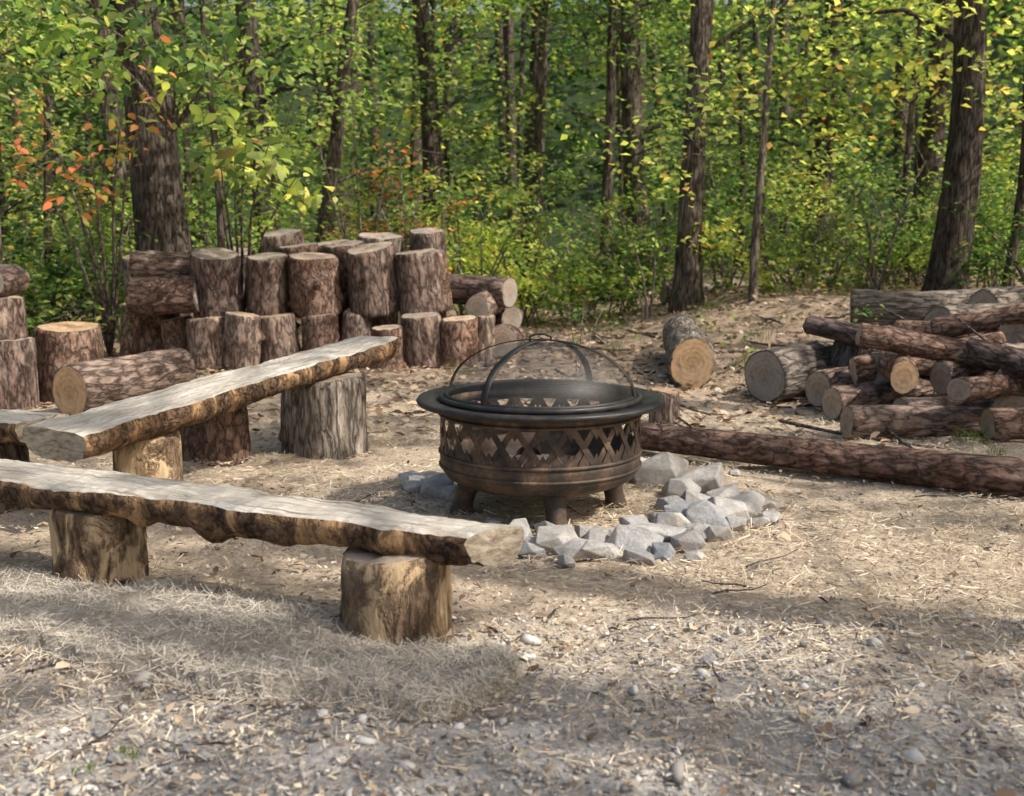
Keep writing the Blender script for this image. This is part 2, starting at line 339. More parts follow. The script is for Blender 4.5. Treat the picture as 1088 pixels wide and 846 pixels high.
poly_mesh("mat_fibres",strips(P[:,0],P[:,1],.045,.0013,.3,.002,P[:,2]),4,[FIBRE],jp)

# ---------------- benches
sm_=M("slab_end"); g=sm_.noise(sm_.coords((3,3,9)),6,6,.7); sm_.col(sm_.ramp(g,[(.36,(.20,.15,.105)),(.5,(.44,.37,.285)),(.68,(.62,.55,.45))])); sm_.rough(.8); sm_.bump(g,.8,.01); SEND=sm_.m
def slab(name,p0,p1,w0,w1,d,seed,parent,knots=(),skew0=0,skew1=0):
    p0=Vector(p0);p1=Vector(p1);L=(p1-p0).length; rows=int(L/.022); nt_=9; nb=19
    V=[];F=[];I=[]; K=nt_+nb
    for i in range(rows+1):
        f=i/rows; x=f*L; wv=w0*(1-f)+w1*f
        eL=noise.noise(Vector((x*2.2,seed,0)))*.04+noise.noise(Vector((x*9,seed,4)))*.018+noise.noise(Vector((x*25,seed,4)))*.008; eR=noise.noise(Vector((x*2.2,seed+5,0)))*.04+noise.noise(Vector((x*9,seed+9,4)))*.018
        yl,yr=-wv/2+eL,wv/2+eR; dd=d*(1+.25*noise.noise(Vector((x*1.8,seed+3,0))))
        prof=[]
        for j in range(nt_):
            g=j/(nt_-1); yy=yl+(yr-yl)*g; prof.append((yy,.009*noise.noise(Vector((x*5,yy*7,seed)))+.005*noise.noise(Vector((x*30,yy*10,seed)))-(.008 if j in(0,nt_-1) else 0)))
        for j in range(nb):
            th=math.pi*(j+.6)/(nb+.2); c,s=math.cos(th),math.sin(th)
            yy=(yl+yr)/2+(yr-yl)/2*1.07*(abs(c)**.8)*(1 if c>0 else -1); zz=-dd*(s**.6)
            nn=1+.12*noise.noise(Vector((x*6,c*3+seed,s*3)))+.09*noise.noise(Vector((x*18,c*8+seed,s*8)))
            for (kx,ka,kr,kh) in knots: nn+=kh*math.exp(-(((x-kx)/kr)**2+((th-ka)/.5)**2))
            prof.append((yy,zz*nn))
        for (yy,zz) in prof:
            sk=0
            if f<.15: sk=skew0*yy*(1-f/.15)
            if f>.85: sk=skew1*yy*((f-.85)/.15)
            if i==rows: sk+=.012*noise.noise(Vector((yy*20,zz*20,seed)))
            V.append((x+sk,yy,zz))
        if i:
            a=(i-1)*K
            for j in range(K): F.append((a+j,a+K+j,a+K+(j+1)%K,a+(j+1)%K)); I.append(1 if j>=nt_-1 else 0)
    for row,rev in ((0,False),(rows,True)):
        o=row*K; V.append(tuple(np.mean(np.array(V[o:o+K]),axis=0))); c=len(V)-1
        for j in range(K): F.append((o+j,o+(j+1)%K,c) if not rev else (o+(j+1)%K,o+j,c)); I.append(2)
    ob=mesh_obj(name,V,F,[SAWN,BARK_S,SEND],parent,True,I)
    ob.data.polygons.foreach_set("use_smooth",[q==1 for q in I])
    xa=(p1-p0).normalized(); ya=Vector((0,0,1)).cross(xa).normalized(); za=xa.cross(ya)
    ob.matrix_world=Matrix.Translation(p0)@Matrix((xa,ya,za)).transposed().to_4x4(); return ob
b1=empty("log_bench")
slab("seat",(-2.1,3.98,.358),(-.045,3.075,.348),.30,.19,.108,1.0,b1,knots=((1.28,2.1,.05,.42),(1.0,2.2,.035,.3),(1.55,2.5,.06,.2)),skew1=.5)
stump("post_1",-.35,3.195,.262,.180,[BARK_P,CUT],3,b1); stump("post_2",-1.44,3.72,.27,.172,[BARK_P,CUT],8,b1)
b2=empty("log_bench")
slab("seat",(-1.83,4.30,.415),(-.80,6.55,.57),.36,.31,.13,4.0,b2,skew0=.1,skew1=-.15)
stump("post_1",-1.03,5.97,.415,.235,[BARK_G,CUT_G],12,b2); stump("post_2",-1.62,4.78,.31,.16,[BARK_P,CUT],18,b2)
b3=empty("log_bench")
slab("seat",(-3.7,5.25,.40),(-2.03,4.66,.40),.3,.28,.11,9.0,b3); stump("post_1",-2.3,4.76,.31,.16,[BARK,CUT],19,b3); stump("post_2",-3.3,5.1,.31,.16,[BARK,CUT],20,b3)
stump("tree_stump",-1.58,5.72,.27,.175,[BARK_R,CUT],22)

# ---------------- left stumps
stump("tree_stump",-3.12,7.75,.52,.24,[BARK_R,CUT_O],31,lean=(0,-.06))
lp=empty("stacked_stumps"); stump("stump_1",-3.42,7.35,.47,.2,[BARK,CUT],33,lp); stump("stump_2",-3.44,7.38,.29,.16,[BARK,CUT],34,lp,z=.47)
log("log_1",(-3.42,7.2,.86),(-.1,1,0),.5,.105,[BARK,CUT_G],35,lp)
log("log",(-2.83,6.95,.17),(.55,1,.03),.95,.18,[BARK,CUT_O],36)
# ---------------- stump pile
pile=empty("stump_pile")
def pst(pxc,wpx,z0,z1,d,i,lean):
    x=(pxc-544)/1167*d; r=wpx/1167*d/2*.98
    stump("stump_%d"%i,x-lean[0]*(z1-z0)*.5,d,z1-z0,r,[random.choice([BARK,BARK,BARK,BARK_R,BARK_R,BARK_G]),random.choice([CUT,CUT,CUT_G])],40+i*1.7,pile,z=z0,lean=lean)
rows=[(144,34,-.02,.50,10.4),(190,34,-.02,.40,10.1),(220,44,-.02,.42,9.85),(257,40,-.02,.46,9.8),(295,46,-.02,.44,9.95),(341,44,-.02,.44,10.0),(379,36,-.02,.46,10.1),
(411,36,-.02,.36,9.6),(449,46,-.02,.45,9.9),(488,40,-.02,.42,9.85),(514,26,-.02,.43,10.1),
(233,58,.42,1.0,10.1),(286,50,.44,.97,10.15),(336,54,.44,.97,10.1),(397,58,.46,1.05,10.2),(446,48,.45,1.01,10.15),(462,34,.45,1.0,10.45),
(168,44,-.02,.48,10.35),(235,50,-.02,.5,10.8),(290,50,-.02,.5,10.8),(345,50,-.02,.5,10.8),(400,50,-.02,.5,10.8),(450,50,-.02,.5,10.8),
(306,44,.5,1.19,10.85),(352,52,.5,1.08,10.75),(403,50,.5,1.15,10.9),(458,42,.5,1.2,10.95),(255,46,.5,1.0,10.8),(322,44,.5,1.06,10.6),(372,44,.5,1.08,10.55),(152,36,.5,.95,10.6)]
for i,rw in enumerate(rows): pst(*rw,i,(random.uniform(-.1,.1),random.uniform(-.22,-.1) if rw[2]>0 else random.uniform(-.1,-.02)))
log("log_1",(-3.42,9.95,.60),(1,-.12,.05),.62,.17,[BARK_R,CUT_G],81,pile); log("log_2",(-3.45,10.05,.88),(1,.1,-.03),.62,.13,[BARK,CUT_G],82,pile)
log("log_3",(-.32,10.0,.5),(.25,1,.03),.7,.12,[BARK,CUT_G],83,pile); log("log_5",(-.02,10.3,.62),(-.75,.5,.02),.7,.14,[BARK,CUT_G],85,pile)
log("log_6",(-.1,10.2,.17),(.1,1,.0),.7,.16,[BARK,CUT],86,pile); log("log_7",(.0,10.5,.36),(-.6,1,.0),.6,.13,[BARK,CUT_G],87,pile)

# ---------------- right side logs
log("log",(1.40,8.45,.18),(.10,1,.03),1.7,.2,[BARK_G,CUT_O],91)
log("log",(1.80,7.75,.17),(.75,.65,.02),.8,.19,[BARK_G,CUT_G],92)
log("log",(2.85,4.62,.08),(-2.15,1.33,.0),2.55,.098,[BARK_R,CUT],93,bend=.04,taper=.2)
stump("tree_stump",.98,7.0,.2,.1,[BARK,CUT_O],94)
log("log",(2.0,14.6,.38),(1,.2,0),.85,.16,[BARK_G,CUT_G],95)
lpile=empty("log_pile")
L=[((1.95,6.30,.09),(1,.10,.0),1.3,.095,BARK,CUT),((2.75,6.25,.09),(1,.22,.0),1.4,.10,BARK_R,CUT),((2.35,6.55,.10),(1,.35,.01),1.2,.10,BARK,CUT_G),
((2.05,6.95,.10),(.8,.7,.02),.9,.10,BARK,CUT_G),((2.42,6.72,.30),(.12,1,.02),.8,.10,BARK_R,CUT_O),((3.0,6.50,.13),(.25,.95,.0),1.0,.125,BARK,CUT),
((2.70,6.85,.28),(.9,.5,.02),.9,.10,BARK,CUT_G),((3.35,6.55,.13),(-.25,.95,0),1.,.12,BARK_G,CUT),((3.3,6.9,.36),(-1,.1,.12),1.1,.09,BARK_R,CUT),
((2.45,7.3,.28),(.7,.7,.03),.9,.12,BARK,CUT_G),((3.3,7.35,.42),(-.9,.35,-.15),1.0,.10,BARK_R,CUT),((3.5,6.9,.30),(.5,.85,.02),1.0,.12,BARK,CUT),
((2.75,8.1,.36),(1,.45,.02),.8,.14,BARK_G,CUT_G),((3.8,7.6,.42),(-.8,.6,.03),1.1,.11,BARK_R,CUT),((3.35,8.6,.44),(.9,.35,.0),1.0,.17,BARK_G,CUT_G),
((3.05,9.9,.50),(.9,-.35,.02),.8,.18,BARK_G,CUT_G),((3.95,9.2,.50),(1,.3,.05),1.0,.20,BARK_G,CUT_G),((4.2,8.0,.36),(-.4,.9,.03),1.2,.15,BARK,CUT_G),
((3.9,6.3,.26),(-.85,.45,.0),1.0,.085,BARK_R,CUT),((3.5,6.9,.13),(.9,.3,0),1.2,.12,BARK,CUT),((2.1,7.45,.12),(.8,.6,0),1.0,.12,BARK,CUT),((3.5,7.2,.50),(.8,.5,-.05),1.1,.10,BARK_R,CUT),
((2.6,7.55,.42),(-.3,1,.1),.7,.09,BARK,CUT),((3.0,7.8,.50),(1,-.25,.15),.7,.085,BARK_R,CUT),((2.9,6.9,.45),(.35,-.9,-.15),.6,.08,BARK,CUT_G),
((3.6,8.2,.52),(-.4,-1,.0),.7,.11,BARK,CUT),((4.4,9.9,.55),(-1,-.2,.0),.9,.15,BARK_G,CUT_G),((2.55,6.2,.30),(1,.6,-.08),.8,.075,BARK_R,CUT),((3.1,6.6,.42),(.9,-.5,-.1),.7,.08,BARK,CUT)]
for i,(b,d,l,r,bm_,cm_) in enumerate(L): log("log_%d"%(i+1),b,(d[0]+random.uniform(-.35,.35),d[1]+random.uniform(-.35,.35),d[2]+random.uniform(-.03,.06)),l,r,[bm_,cm_],100+i*2.3,lpile,bend=random.uniform(-.07,.07),taper=random.uniform(.05,.25))
stump("tree_stump",2.42,8.1,.42,.16,[BARK_G,CUT_G],130,lean=(.25,-.25))
sp_=[]
for i in range(90):
    x=random.uniform(-1,4.2) if i<55 else random.uniform(-1.6,2.6); y=random.uniform(6,12) if i<55 else random.uniform(2.3,5.5); a=random.uniform(0,6.28); l=random.uniform(.15,.6)*(1 if i<55 else .25); z=H(x,y)+.012
    p=[(x+math.cos(a)*l*t,y+math.sin(a)*l*t,z+.04*t*t*random.random()*(1 if i<55 else .3)+.008*math.sin(t*7)) for t in(-1,-.5,0,.5,1)]
    sp_.append((p,[.012*(1 if i<55 else .3)*(1.1-q*.15) for q in range(5)]))
for i in range(7):
    x,y=2.1+random.random()*1.9,6.5+random.random()*1.7; a=random.uniform(0,6.28); sp_.append(([(x,y,.3),(x+.25*math.cos(a),y+.25*math.sin(a),.48),(x+.5*math.cos(a),y+.5*math.sin(a),.6)],[.014,.01,.006]))
multi_tube("fallen_sticks",sp_,BARK_G,None,6)

# ---------------- fire pit
im=M("black_iron"); v=im.coords(); rn=im.noise(v,14,6,.7); im.col(im.ramp(rn,[(.42,(.016,.016,.017)),(.6,(.034,.03,.028)),(.78,(.10,.075,.06))])); im.rough(im.ramp(rn,[(.35,.36),(.7,.7)])); im.b.inputs['Metallic'].default_value=.1; im.bump(im.noise(v,120,3),.15,.002); IRON=im.m
rm=M("rusty_sooty_iron"); v=rm.coords(); rn=rm.noise(v,9,7,.75); rm.col(rm.ramp(rn,[(.3,(.02,.017,.015)),(.46,(.055,.040,.031)),(.58,(.13,.082,.055)),(.72,(.28,.21,.165))])); rm.rough(.62); rm.b.inputs['Metallic'].default_value=.1; rm.bump(rn,.3,.003); RUST=rm.m
sm2=M("spark_screen"); tr=sm2.n('ShaderNodeBsdfTransparent'); mx=sm2.n('ShaderNodeMixShader'); mx.inputs[0].default_value=.27; sm2.l(tr.outputs[0],mx.inputs[1]); sm2.l(sm2.b.outputs[0],mx.inputs[2]); sm2.l(mx.outputs[0],sm2.out.inputs[0]); sm2.b.inputs['Base Color'].default_value=(.15,.15,.15,1); sm2.rough(.5); sm2.b.inputs['Metallic'].default_value=.4; SCREEN=sm2.m
PX,PY=.122,4.68
pit=empty("fire_pit")
def lathe(name,prof,mat,seg=96,parent=pit,closed=False):
    V=[];F=[];n_=len(prof)
    for i,(r,z) in enumerate(prof):
        for j in range(seg):
            t=2*math.pi*j/seg; V.append((PX+r*math.cos(t),PY+r*math.sin(t),z))
    for i in range(n_ if closed else n_-1):
        a=i*seg;b=((i+1)%n_)*seg
        for j in range(seg): F.append((a+j,a+(j+1)%seg,b+(j+1)%seg,b+j))
    return mesh_obj(name,V,F,[mat],parent)
def ringprof(rc,zc,a,b,k=12): return [(rc+a*math.cos(2*math.pi*i/k),zc+b*math.sin(2*math.pi*i/k)) for i in range(k)]
lathe("rim_flange",[(.425,.474),(.43,.482),(.47,.483),(.51,.492),(.528,.490),(.534,.480),(.528,.468),(.512,.470),(.475,.466),(.43,.466)],IRON,closed=True)
lathe("rim_inner_ring",ringprof(.425,.492,.012,.014),IRON,closed=True)
lathe("drum_top_band",[(.430,.47),(.432,.425),(.425,.425),(.423,.47)],RUST,closed=True)
lathe("drum_lower_band",[(.424,.262),(.432,.262),(.434,.235),(.430,.19),(.405,.155),(.34,.125),(.2,.105),(.001,.10),(.001,.108),(.2,.113),(.33,.134),(.395,.163),(.421,.195)],RUST,closed=True)
lathe("drum_bead",ringprof(.434,.262,.007,.008),RUST,closed=True); lathe("drum_bead_top",ringprof(.433,.424,.007,.007),RUST,closed=True); lathe("drum_bead_low",ringprof(.433,.205,.007,.007),RUST,closed=True)
V=[];F=[]
def strap(t0,t1,z0,z1,wd,ro,th=.004,k=7):
    o=len(V); dx=(t1-t0)*ro; dz=z1-z0; ll=math.hypot(dx,dz); ox,oz=-dz/ll*wd/2,dx/ll*wd/2
    for i in range(k+1):
        f=i/k
        for sg in(-1,1):
            for rr in(ro,ro+th):
                t=t0+(t1-t0)*f+sg*ox/ro; z=z0+dz*f+sg*oz; z=min(.43,max(.258,z)); V.append((PX+rr*math.cos(t),PY+rr*math.sin(t),z))
    for i in range(k):
        a=o+i*4;b=a+4
        F.extend([(a+1,a+3,b+3,b+1),(a,b,b+2,a+2),(a,a+1,b+1,b),(a+2,b+2,b+3,a+3)])
NP=24
for i in range(NP):
    t=2*math.pi*i/NP; dt=2*math.pi/NP
    strap(t,t+dt,.258,.428,.026,.424); strap(t+dt,t,.258,.428,.026,.4285)
mesh_obj("drum_lattice",V,F,[RUST],pit,False)
V=[];F=[]
for i in range(NP):
    t=2*math.pi*(i+0)/NP; dt=2*math.pi/NP
    for z0,z1,cen in ((.26,.318,0),(.26,.318,.5),(.427,.372,0)):
        o=len(V)
        for k_ in range(2):
            rr=.4232+.0098*k_
            for (a,z) in ((t-dt*.30+dt*cen,z0),(t+dt*.30+dt*cen,z0),(t+dt*cen,z1)): V.append((PX+rr*math.cos(a),PY+rr*math.sin(a),z))
        F+= [(o,o+1,o+2),(o+3,o+5,o+4),(o,o+3,o+4,o+1),(o+1,o+4,o+5,o+2),(o+2,o+5,o+3,o)]
mesh_obj("drum_gussets",V,F,[RUST],pit,False)
dp=[(.405*math.cos(a),.495+.23*math.sin(a)) for a in np.linspace(0,math.pi/2-.01,22)]
lathe("spark_screen_dome",dp,SCREEN); lathe("dome_base_ring",ringprof(.405,.502,.009,.010),IRON,closed=True)
for bi,az in enumerate((R(55),R(-17))):
    V=[];F=[]; ks=40
    for i in range(ks+1):
        a=math.pi*i/ks; r=.409*math.cos(a); z=.497+.234*math.sin(a)
        wd=.016; tx,ty=math.cos(az),math.sin(az); nx,ny=-ty,tx
        for sg in(-1,1):
            for e in(0,.004): V.append((PX+tx*r*(1+e*2)+nx*sg*wd,PY+ty*r*(1+e*2)+ny*sg*wd,z+e+bi*.0045))
        if i:
            b=i*4;a_=b-4; F+=[(a_+1,a_+3,b+3,b+1),(a_,b,b+2,a_+2),(a_,a_+1,b+1,b),(a_+2,b+2,b+3,a_+3)]
    mesh_obj("dome_band_%d"%(bi+1),V,F,[IRON],pit)
multi_tube("dome_handle",[([(PX-.045,PY,.73),(PX-.045,PY,.75),(PX-.02,PY,.76),(PX+.02,PY,.76),(PX+.045,PY,.75),(PX+.045,PY,.73)],[.005]*6)],IRON,pit,8,0)
for i,az in enumerate((R(-80),R(10),R(100),R(190))):
    c,s=math.cos(az),math.sin(az); P_=[(PX+c*q,PY+s*q,z) for q,z in ((.26,.17),(.30,.135),(.325,.09),(.335,.045),(.345,.0),(.345,-.01))]
    multi_tube("leg_%d"%(i+1),[(P_,[.062,.055,.045,.042,.050,.052])],RUST,pit,14,0)
am=M("ash"); g=am.noise(am.coords(),30,5); am.col(am.ramp(g,[(.3,(.08,.07,.06)),(.7,(.35,.33,.30))])); am.rough(1)
lathe("ash_bed",[(.36,.165),(.2,.185),(.001,.19)],am.m)

# ---------------- stones round the pit
rkm=M("grey_stone"); v=rkm.coords(); g=rkm.noise(v,11,6,.75); c=rkm.ramp(g,[(.32,(.34,.335,.33)),(.5,(.55,.545,.54)),(.68,(.76,.75,.74))]); c=rkm.mix(rkm.ramp(rkm.noise(v,4,4),[(.48,0.),(.66,.5)]),c,(.50,.42,.35)); c=rkm.mix(1.,c,rkm.ramp(rkm.objrand(),[(0,(.62,.66,.73)),(.35,(1.05,1.02,1.0)),(.65,(.82,.79,.76)),(1,(1.1,1.1,1.1))]),'MULTIPLY'); rkm.col(c); rkm.rough(.85); rkm.bump(rkm.noise(v,30,6,.8),1.,.02)
rc=empty("stone_ring")
def rock(i,x,y,s,fl=.55):
    bm=bmesh.new(); ph=random.uniform(0,6); ex=random.uniform(1.0,1.35); ey=random.uniform(.75,1.0); N_=random.choice([10,11,12,13])
    for q in range(N_):
        a=ph+q*2.4; zc=-1+2*(q+.5)/N_; rr=math.sqrt(1-zc*zc); k=random.uniform(.75,1.15)
        bm.verts.new(Vector((math.cos(a)*rr*s*k*ex,math.sin(a)*rr*s*k*ey,max(-.8,min(.62,zc))*s*fl*k*1.35)))
    r=bmesh.ops.convex_hull(bm,input=bm.verts)
    dl=[g for g in r['geom_interior'] if isinstance(g,bmesh.types.BMVert)]; bmesh.ops.delete(bm,geom=dl,context='VERTS')
    bmesh.ops.bevel(bm,geom=list(bm.edges),offset=s*.03,segments=1,affect='EDGES')
    me=bpy.data.meshes.new("stone"); bm.to_mesh(me); bm.free(); me.materials.append(rkm.m)
    ob=bpy.data.objects.new("stone_%d"%i,me); ob.location=(x,y,H(x,y)+s*fl*.42); ob.rotation_euler=(random.uniform(-.4,.4),random.uniform(-.4,.4),random.uniform(0,6.28)); link(ob,rc)
rocks=[(.02,4.20,.09),(.17,4.08,.11),(.15,4.24,.07),(.33,4.12,.09),(.47,4.04,.115),(.33,3.94,.08),(.56,4.17,.10),(.66,4.04,.08),(.64,4.28,.10),(.80,4.30,.12),(.72,4.47,.09),(.90,4.46,.11),(1.0,4.62,.14),(.82,4.64,.10),(.76,4.83,.12),(.86,5.02,.14),(.68,5.13,.14),(.62,5.32,.13),(.5,4.30,.07),(.23,3.94,.07),
(-.36,4.98,.11),(-.46,5.12,.10),(-.40,5.27,.08),(-.28,4.86,.07),(.2,5.4,.1),(.42,5.38,.11),(0,5.36,.1),(.56,3.93,.06),(-.08,4.35,.06),(.95,4.85,.10),(.68,4.62,.07),(.42,4.22,.06),(.74,4.16,.07),(1.08,4.48,.07),(.07,4.02,.07),(.46,3.87,.06),(.2,3.84,.045),(.66,3.88,.04),(.9,4.3,.07),(.8,4.14,.06),(1.12,4.72,.08),(.92,5.2,.09),(.3,4.24,.06),(.6,4.42,.06),(1.0,4.38,.05),(.08,4.12,.05)]
for i,(x,y,s) in enumerate(rocks): rock(i+1,x,y,s*random.uniform(.9,1.12),random.uniform(.42,.68))
for i,(x,y,s) in enumerate([(1.9,2.9,.03),(-.9,2.35,.03),(-.75,2.4,.025),(-.6,2.42,.02),(.55,2.95,.03),(2.25,4.2,.05),(1.4,5.6,.05),(1.1,5.3,.04),(-.45,2.35,.02),(-1.0,2.5,.02),(1.3,2.6,.02),(.3,2.5,.02)]): rock(60+i,x,y,s,.5)

# ---------------- trees
def zpx(py,d): return 1.2+d*math.tan(math.atan((423-py)/1167)-R(8.7))
def tree(name,x,y,r,top,hh,ncl,leafm,crown=(3,10),cr=2.2,ls=.10,nl=36,bark=BARK_T,limbs=7,tm=T4,clr=(.5,.24)):
    e=empty(name); z0=H(x,y)-.1; rows=24; path=[];rad=[]; sx=random.uniform(0,9)
    for i in range(rows+1):
        f=i/rows; z=z0+f*hh
        path.append((x+top[0]*f+.12*noise.noise(Vector((f*3,sx,0)))*hh*.12,y+top[1]*f+.12*noise.noise(Vector((f*3,sx,4)))*hh*.12,z))
        rad.append(r*(1-.75*f)*(1+.45*math.exp(-(z-z0)/(r*2.2+.05)))+.006)
    paths=[(path,rad)]; cents=[]; per=max(1,int(ncl/limbs))
    for l_ in range(limbs):
        zc=random.uniform(*crown); f=min(.97,max(.08,(zc-z0)/hh-.06)); i=int(f*rows); b=Vector(path[i]); a=random.uniform(0,6.28); ln=cr*random.uniform(.5,1.1)
        tip=b+Vector((math.cos(a)*ln,math.sin(a)*ln,ln*random.uniform(.1,.5))); mid=b.lerp(tip,.5)+Vector((0,0,ln*random.uniform(.02,.16)))+Vector((random.uniform(-.1,.1),random.uniform(-.1,.1),0))*ln
        r0=max(.008,r*.24*(1-f*.6)); paths.append(([b,b.lerp(mid,.5)+Vector((0,0,.03)),mid,mid.lerp(tip,.6),tip],[r0,r0*.8,r0*.6,r0*.4,.004]))
        for k_ in range(per):
            t=random.uniform(.25,1.1); c=b.lerp(tip,t)+Vector((random.gauss(0,.22),random.gauss(0,.22),random.gauss(0,.12)))*cr
            cents.append(c[:])
            if k_%2==0: paths.append(([b.lerp(tip,min(1,t*.8)),Vector(c)],[r0*.25+.002,.002]))
    multi_tube("trunk",paths,bark,e,8 if r<.12 else 16,.09)
    if cents: poly_mesh("foliage",leaves(clusters(cents,nl,clr[0],clr[1]),ls,tm),len(tm),[leafm],e)
    return e
def px(p,d): return (p-544)/1167*d
tree("oak_tree",px(190,12),12,.30,(-1.0,0),11,36,LEAF,(4,10),2.6,.11,limbs=9)
tree("oak_tree",px(285,16),16,.19,(-.3,0),12,45,LEAF_L,(2.8,10),2.4,limbs=9)
tree("hardwood_tree",px(335,15),15,.11,(1.3,0),9,36,LEAF_L,(2.2,7),2.0,limbs=9)
tree("hardwood_tree",px(145,14),14,.14,(-.6,0),10,45,LEAF,(1.8,8),2.2,limbs=9)
tree("oak_tree",px(729,13),13,.15,(.15,0),12,36,LEAF_L,(3.4,9),2.2,limbs=9,bark=BARK_T)
tree("oak_tree",px(1000,12),12,.19,(.3,0),11,36,LEAF_L,(3.4,9),2.4,limbs=9,bark=BARK_T)
tree("oak_tree",px(678,18),18,.20,(-.5,0),12,45,LEAF_L,(2.6,9),2.5,limbs=9)
tree("hardwood_tree",px(645,17),17,.09,(.1,0),10,36,LEAF,(2.6,8),2.0,limbs=8)
tree("oak_tree",px(562,22),22,.23,(.3,0),13,50,LEAF,(2.5,10),3,limbs=9,ls=.13)
tree("hardwood_tree",px(462,18),18,.17,(-.4,0),12,45,LEAF_L,(2.4,9),2.4,limbs=9)
tree("oak_tree",px(860,19),19,.20,(.3,0),12,45,LEAF_L,(2.,9),2.5,limbs=9)
tree("young_tree",px(800,12.5),12.5,.045,(.25,0),7,32,LEAF_Y,(2.2,6),1.6,limbs=8,bark=BARK_G)
tree("young_tree",px(1066,12),12,.06,(.3,0),8,40,LEAF_Y,(1.4,6),1.8,limbs=9)
tree("young_tree",px(238,11.4),11.4,.04,(-.1,0),7,26,LEAF_L,(2.2,6),1.6,limbs=7)
tree("young_tree",px(55,13),13,.05,(.2,0),7,45,LEAF,(.9,5),1.8,limbs=9)
tree("young_tree",px(20,14),14,.07,(-.2,0),9,50,LEAF_L,(1,6),2.2,limbs=9)
tree("young_tree",-3.78,8.1,.032,(-.05,0),6,12,LEAF,(3.2,6),1.2,limbs=4)
for i in range(18):
    yy=random.uniform(14.5,25); xx=(-.54+1.08*(i+random.random())/18)*yy
    tree("understory_tree",xx,yy,random.uniform(.03,.08),(random.uniform(-.9,.9),0),random.uniform(5,9),random.choice([36,45,63]),random.choice([LEAF,LEAF_L,LEAF_L,LEAF_Y]),(1.0,6.5),2.2,random.uniform(.12,.16),limbs=9,nl=34)
for i,(xx,yy) in enumerate([(-9,9.5),(-10,15),(11,13.5),(12,19),(-13,20),(6.5,17.5),(9,26),(-4,25)]):  # tall trees added so their out-of-view crowns shade the understory
    tree("added_canopy_tree",xx,yy,.2,(random.uniform(-.5,.5),0),15,60,LEAF,(7,13),3.4,.24,limbs=10,nl=24,clr=(.9,.4))
def shrub(name,x,y,w,h,ncl,leafm,ls=.085,nl=34):
    e=empty(name); z0=H(x,y); P_=[];C=[]
    for i in range(9):
        a=random.uniform(0,6.28); q=random.uniform(.2,1); tip=Vector((x+math.cos(a)*w*q,y+math.sin(a)*w*q*.7,z0+h*random.uniform(.5,1.)))
        b=Vector((x+random.gauss(0,.12),y+random.gauss(0,.12),z0-.05)); P_.append(([b,b.lerp(tip,.5)+Vector((0,0,h*.14)),tip],[.014,.009,.003]))
        for k_ in range(max(1,ncl//9)): c=b.lerp(tip,random.uniform(.25,1.08))+Vector((random.gauss(0,.2),random.gauss(0,.2),random.gauss(0,.08)))*w; C.append(c[:])
    multi_tube("stems",P_,BARK_G,e,6); poly_mesh("foliage",leaves(clusters(C,nl,.28,.09),ls,T6,.45),6,[leafm],e)
for (p,d,w_,h_,nc,lm) in ((500,13.5,1.,1.9,36,LEAF_L),(560,14,1.1,1.6,36,LEAF_Y),(620,14.5,1.1,1.4,45,LEAF_L),(670,15,1.,1.5,36,LEAF),(440,12.8,.8,2.1,27,LEAF_R),(500,15,1.2,2.4,45,LEAF_Y),
   (370,13,.8,1.9,27,LEAF_R),(770,14,1.,1.7,36,LEAF_L),(830,13,1.,1.3,36,LEAF_Y),(880,14,1.1,1.8,40,LEAF_Y),(930,13.3,1.,1.3,36,LEAF_L),(970,14,1.1,1.6,36,LEAF_L),(1060,13,1.,1.5,36,LEAF),
   (30,11.5,1.,1.1,36,LEAF),(90,12.5,1.1,1.3,45,LEAF_L),(10,10,.8,.9,27,LEAF_L),(120,13,.9,1.8,36,LEAF_L),(720,17,1.3,1.7,40,LEAF_L),(600,18,1.3,2.3,40,LEAF_L),(1110,11,1.,1.4,36,LEAF),(-60,11,1.2,1.6,40,LEAF),(1010,15,1.2,2.2,40,LEAF_L),(240,14,1.2,2.2,40,LEAF_L),(310,15,1.2,2.,40,LEAF_L)):
    shrub("shrub",px(p,d),d,w_,h_,nc,lm)
N=20000; yy=rng.uniform(11.8,26,N); xx=rng.uniform(-.75,.75,N)*yy; k=(np.sin(xx*1.3+yy)+np.sin(yy*1.7-xx*.6)+rng.normal(0,.6,N)>.1)&((yy>16)|(xx<-4.2)|(yy>13.5)&(xx>-.5)); xx,yy=xx[k],yy[k]
poly_mesh("forest_floor_plants",leaves(np.stack([xx,yy,hgt(xx,yy)+rng.uniform(.03,.55,len(xx))],1),.10,T4,.5),4,[LEAF])
def branchy(name,base,tips,leafm,ls,nl,cr=(.22,.12),tm=T9,r=.02):
    e=empty(name); P_=[];C=[]; b=Vector(base)
    for t in tips:
        t=Vector(t); m1=b.lerp(t,.45)+Vector((0,0,(t-b).length*.16)); P_.append(([b,b.lerp(m1,.6)+Vector((.02,0,.04)),m1,m1.lerp(t,.5)+Vector((0,0,.03)),t],[r,r*.8,r*.55,r*.35,.003]))
        for q in range(3):
            s_=m1.lerp(t,random.uniform(.1,.8)); P_.append(([s_,s_+Vector((random.gauss(0,.2),random.gauss(0,.2),random.uniform(-.05,.25)))],[r*.25,.002]))
        if nl:
            for k_ in range(4): C.append((m1.lerp(t,random.uniform(.4,1.05))+Vector((random.gauss(0,.1),random.gauss(0,.12),random.gauss(0,.06))))[:])
    multi_tube("branches",P_,BARK_G,e,7)
    if C: poly_mesh("foliage",leaves(clusters(C,nl,*cr),ls,tm,.6,.45),len(tm),[leafm],e)
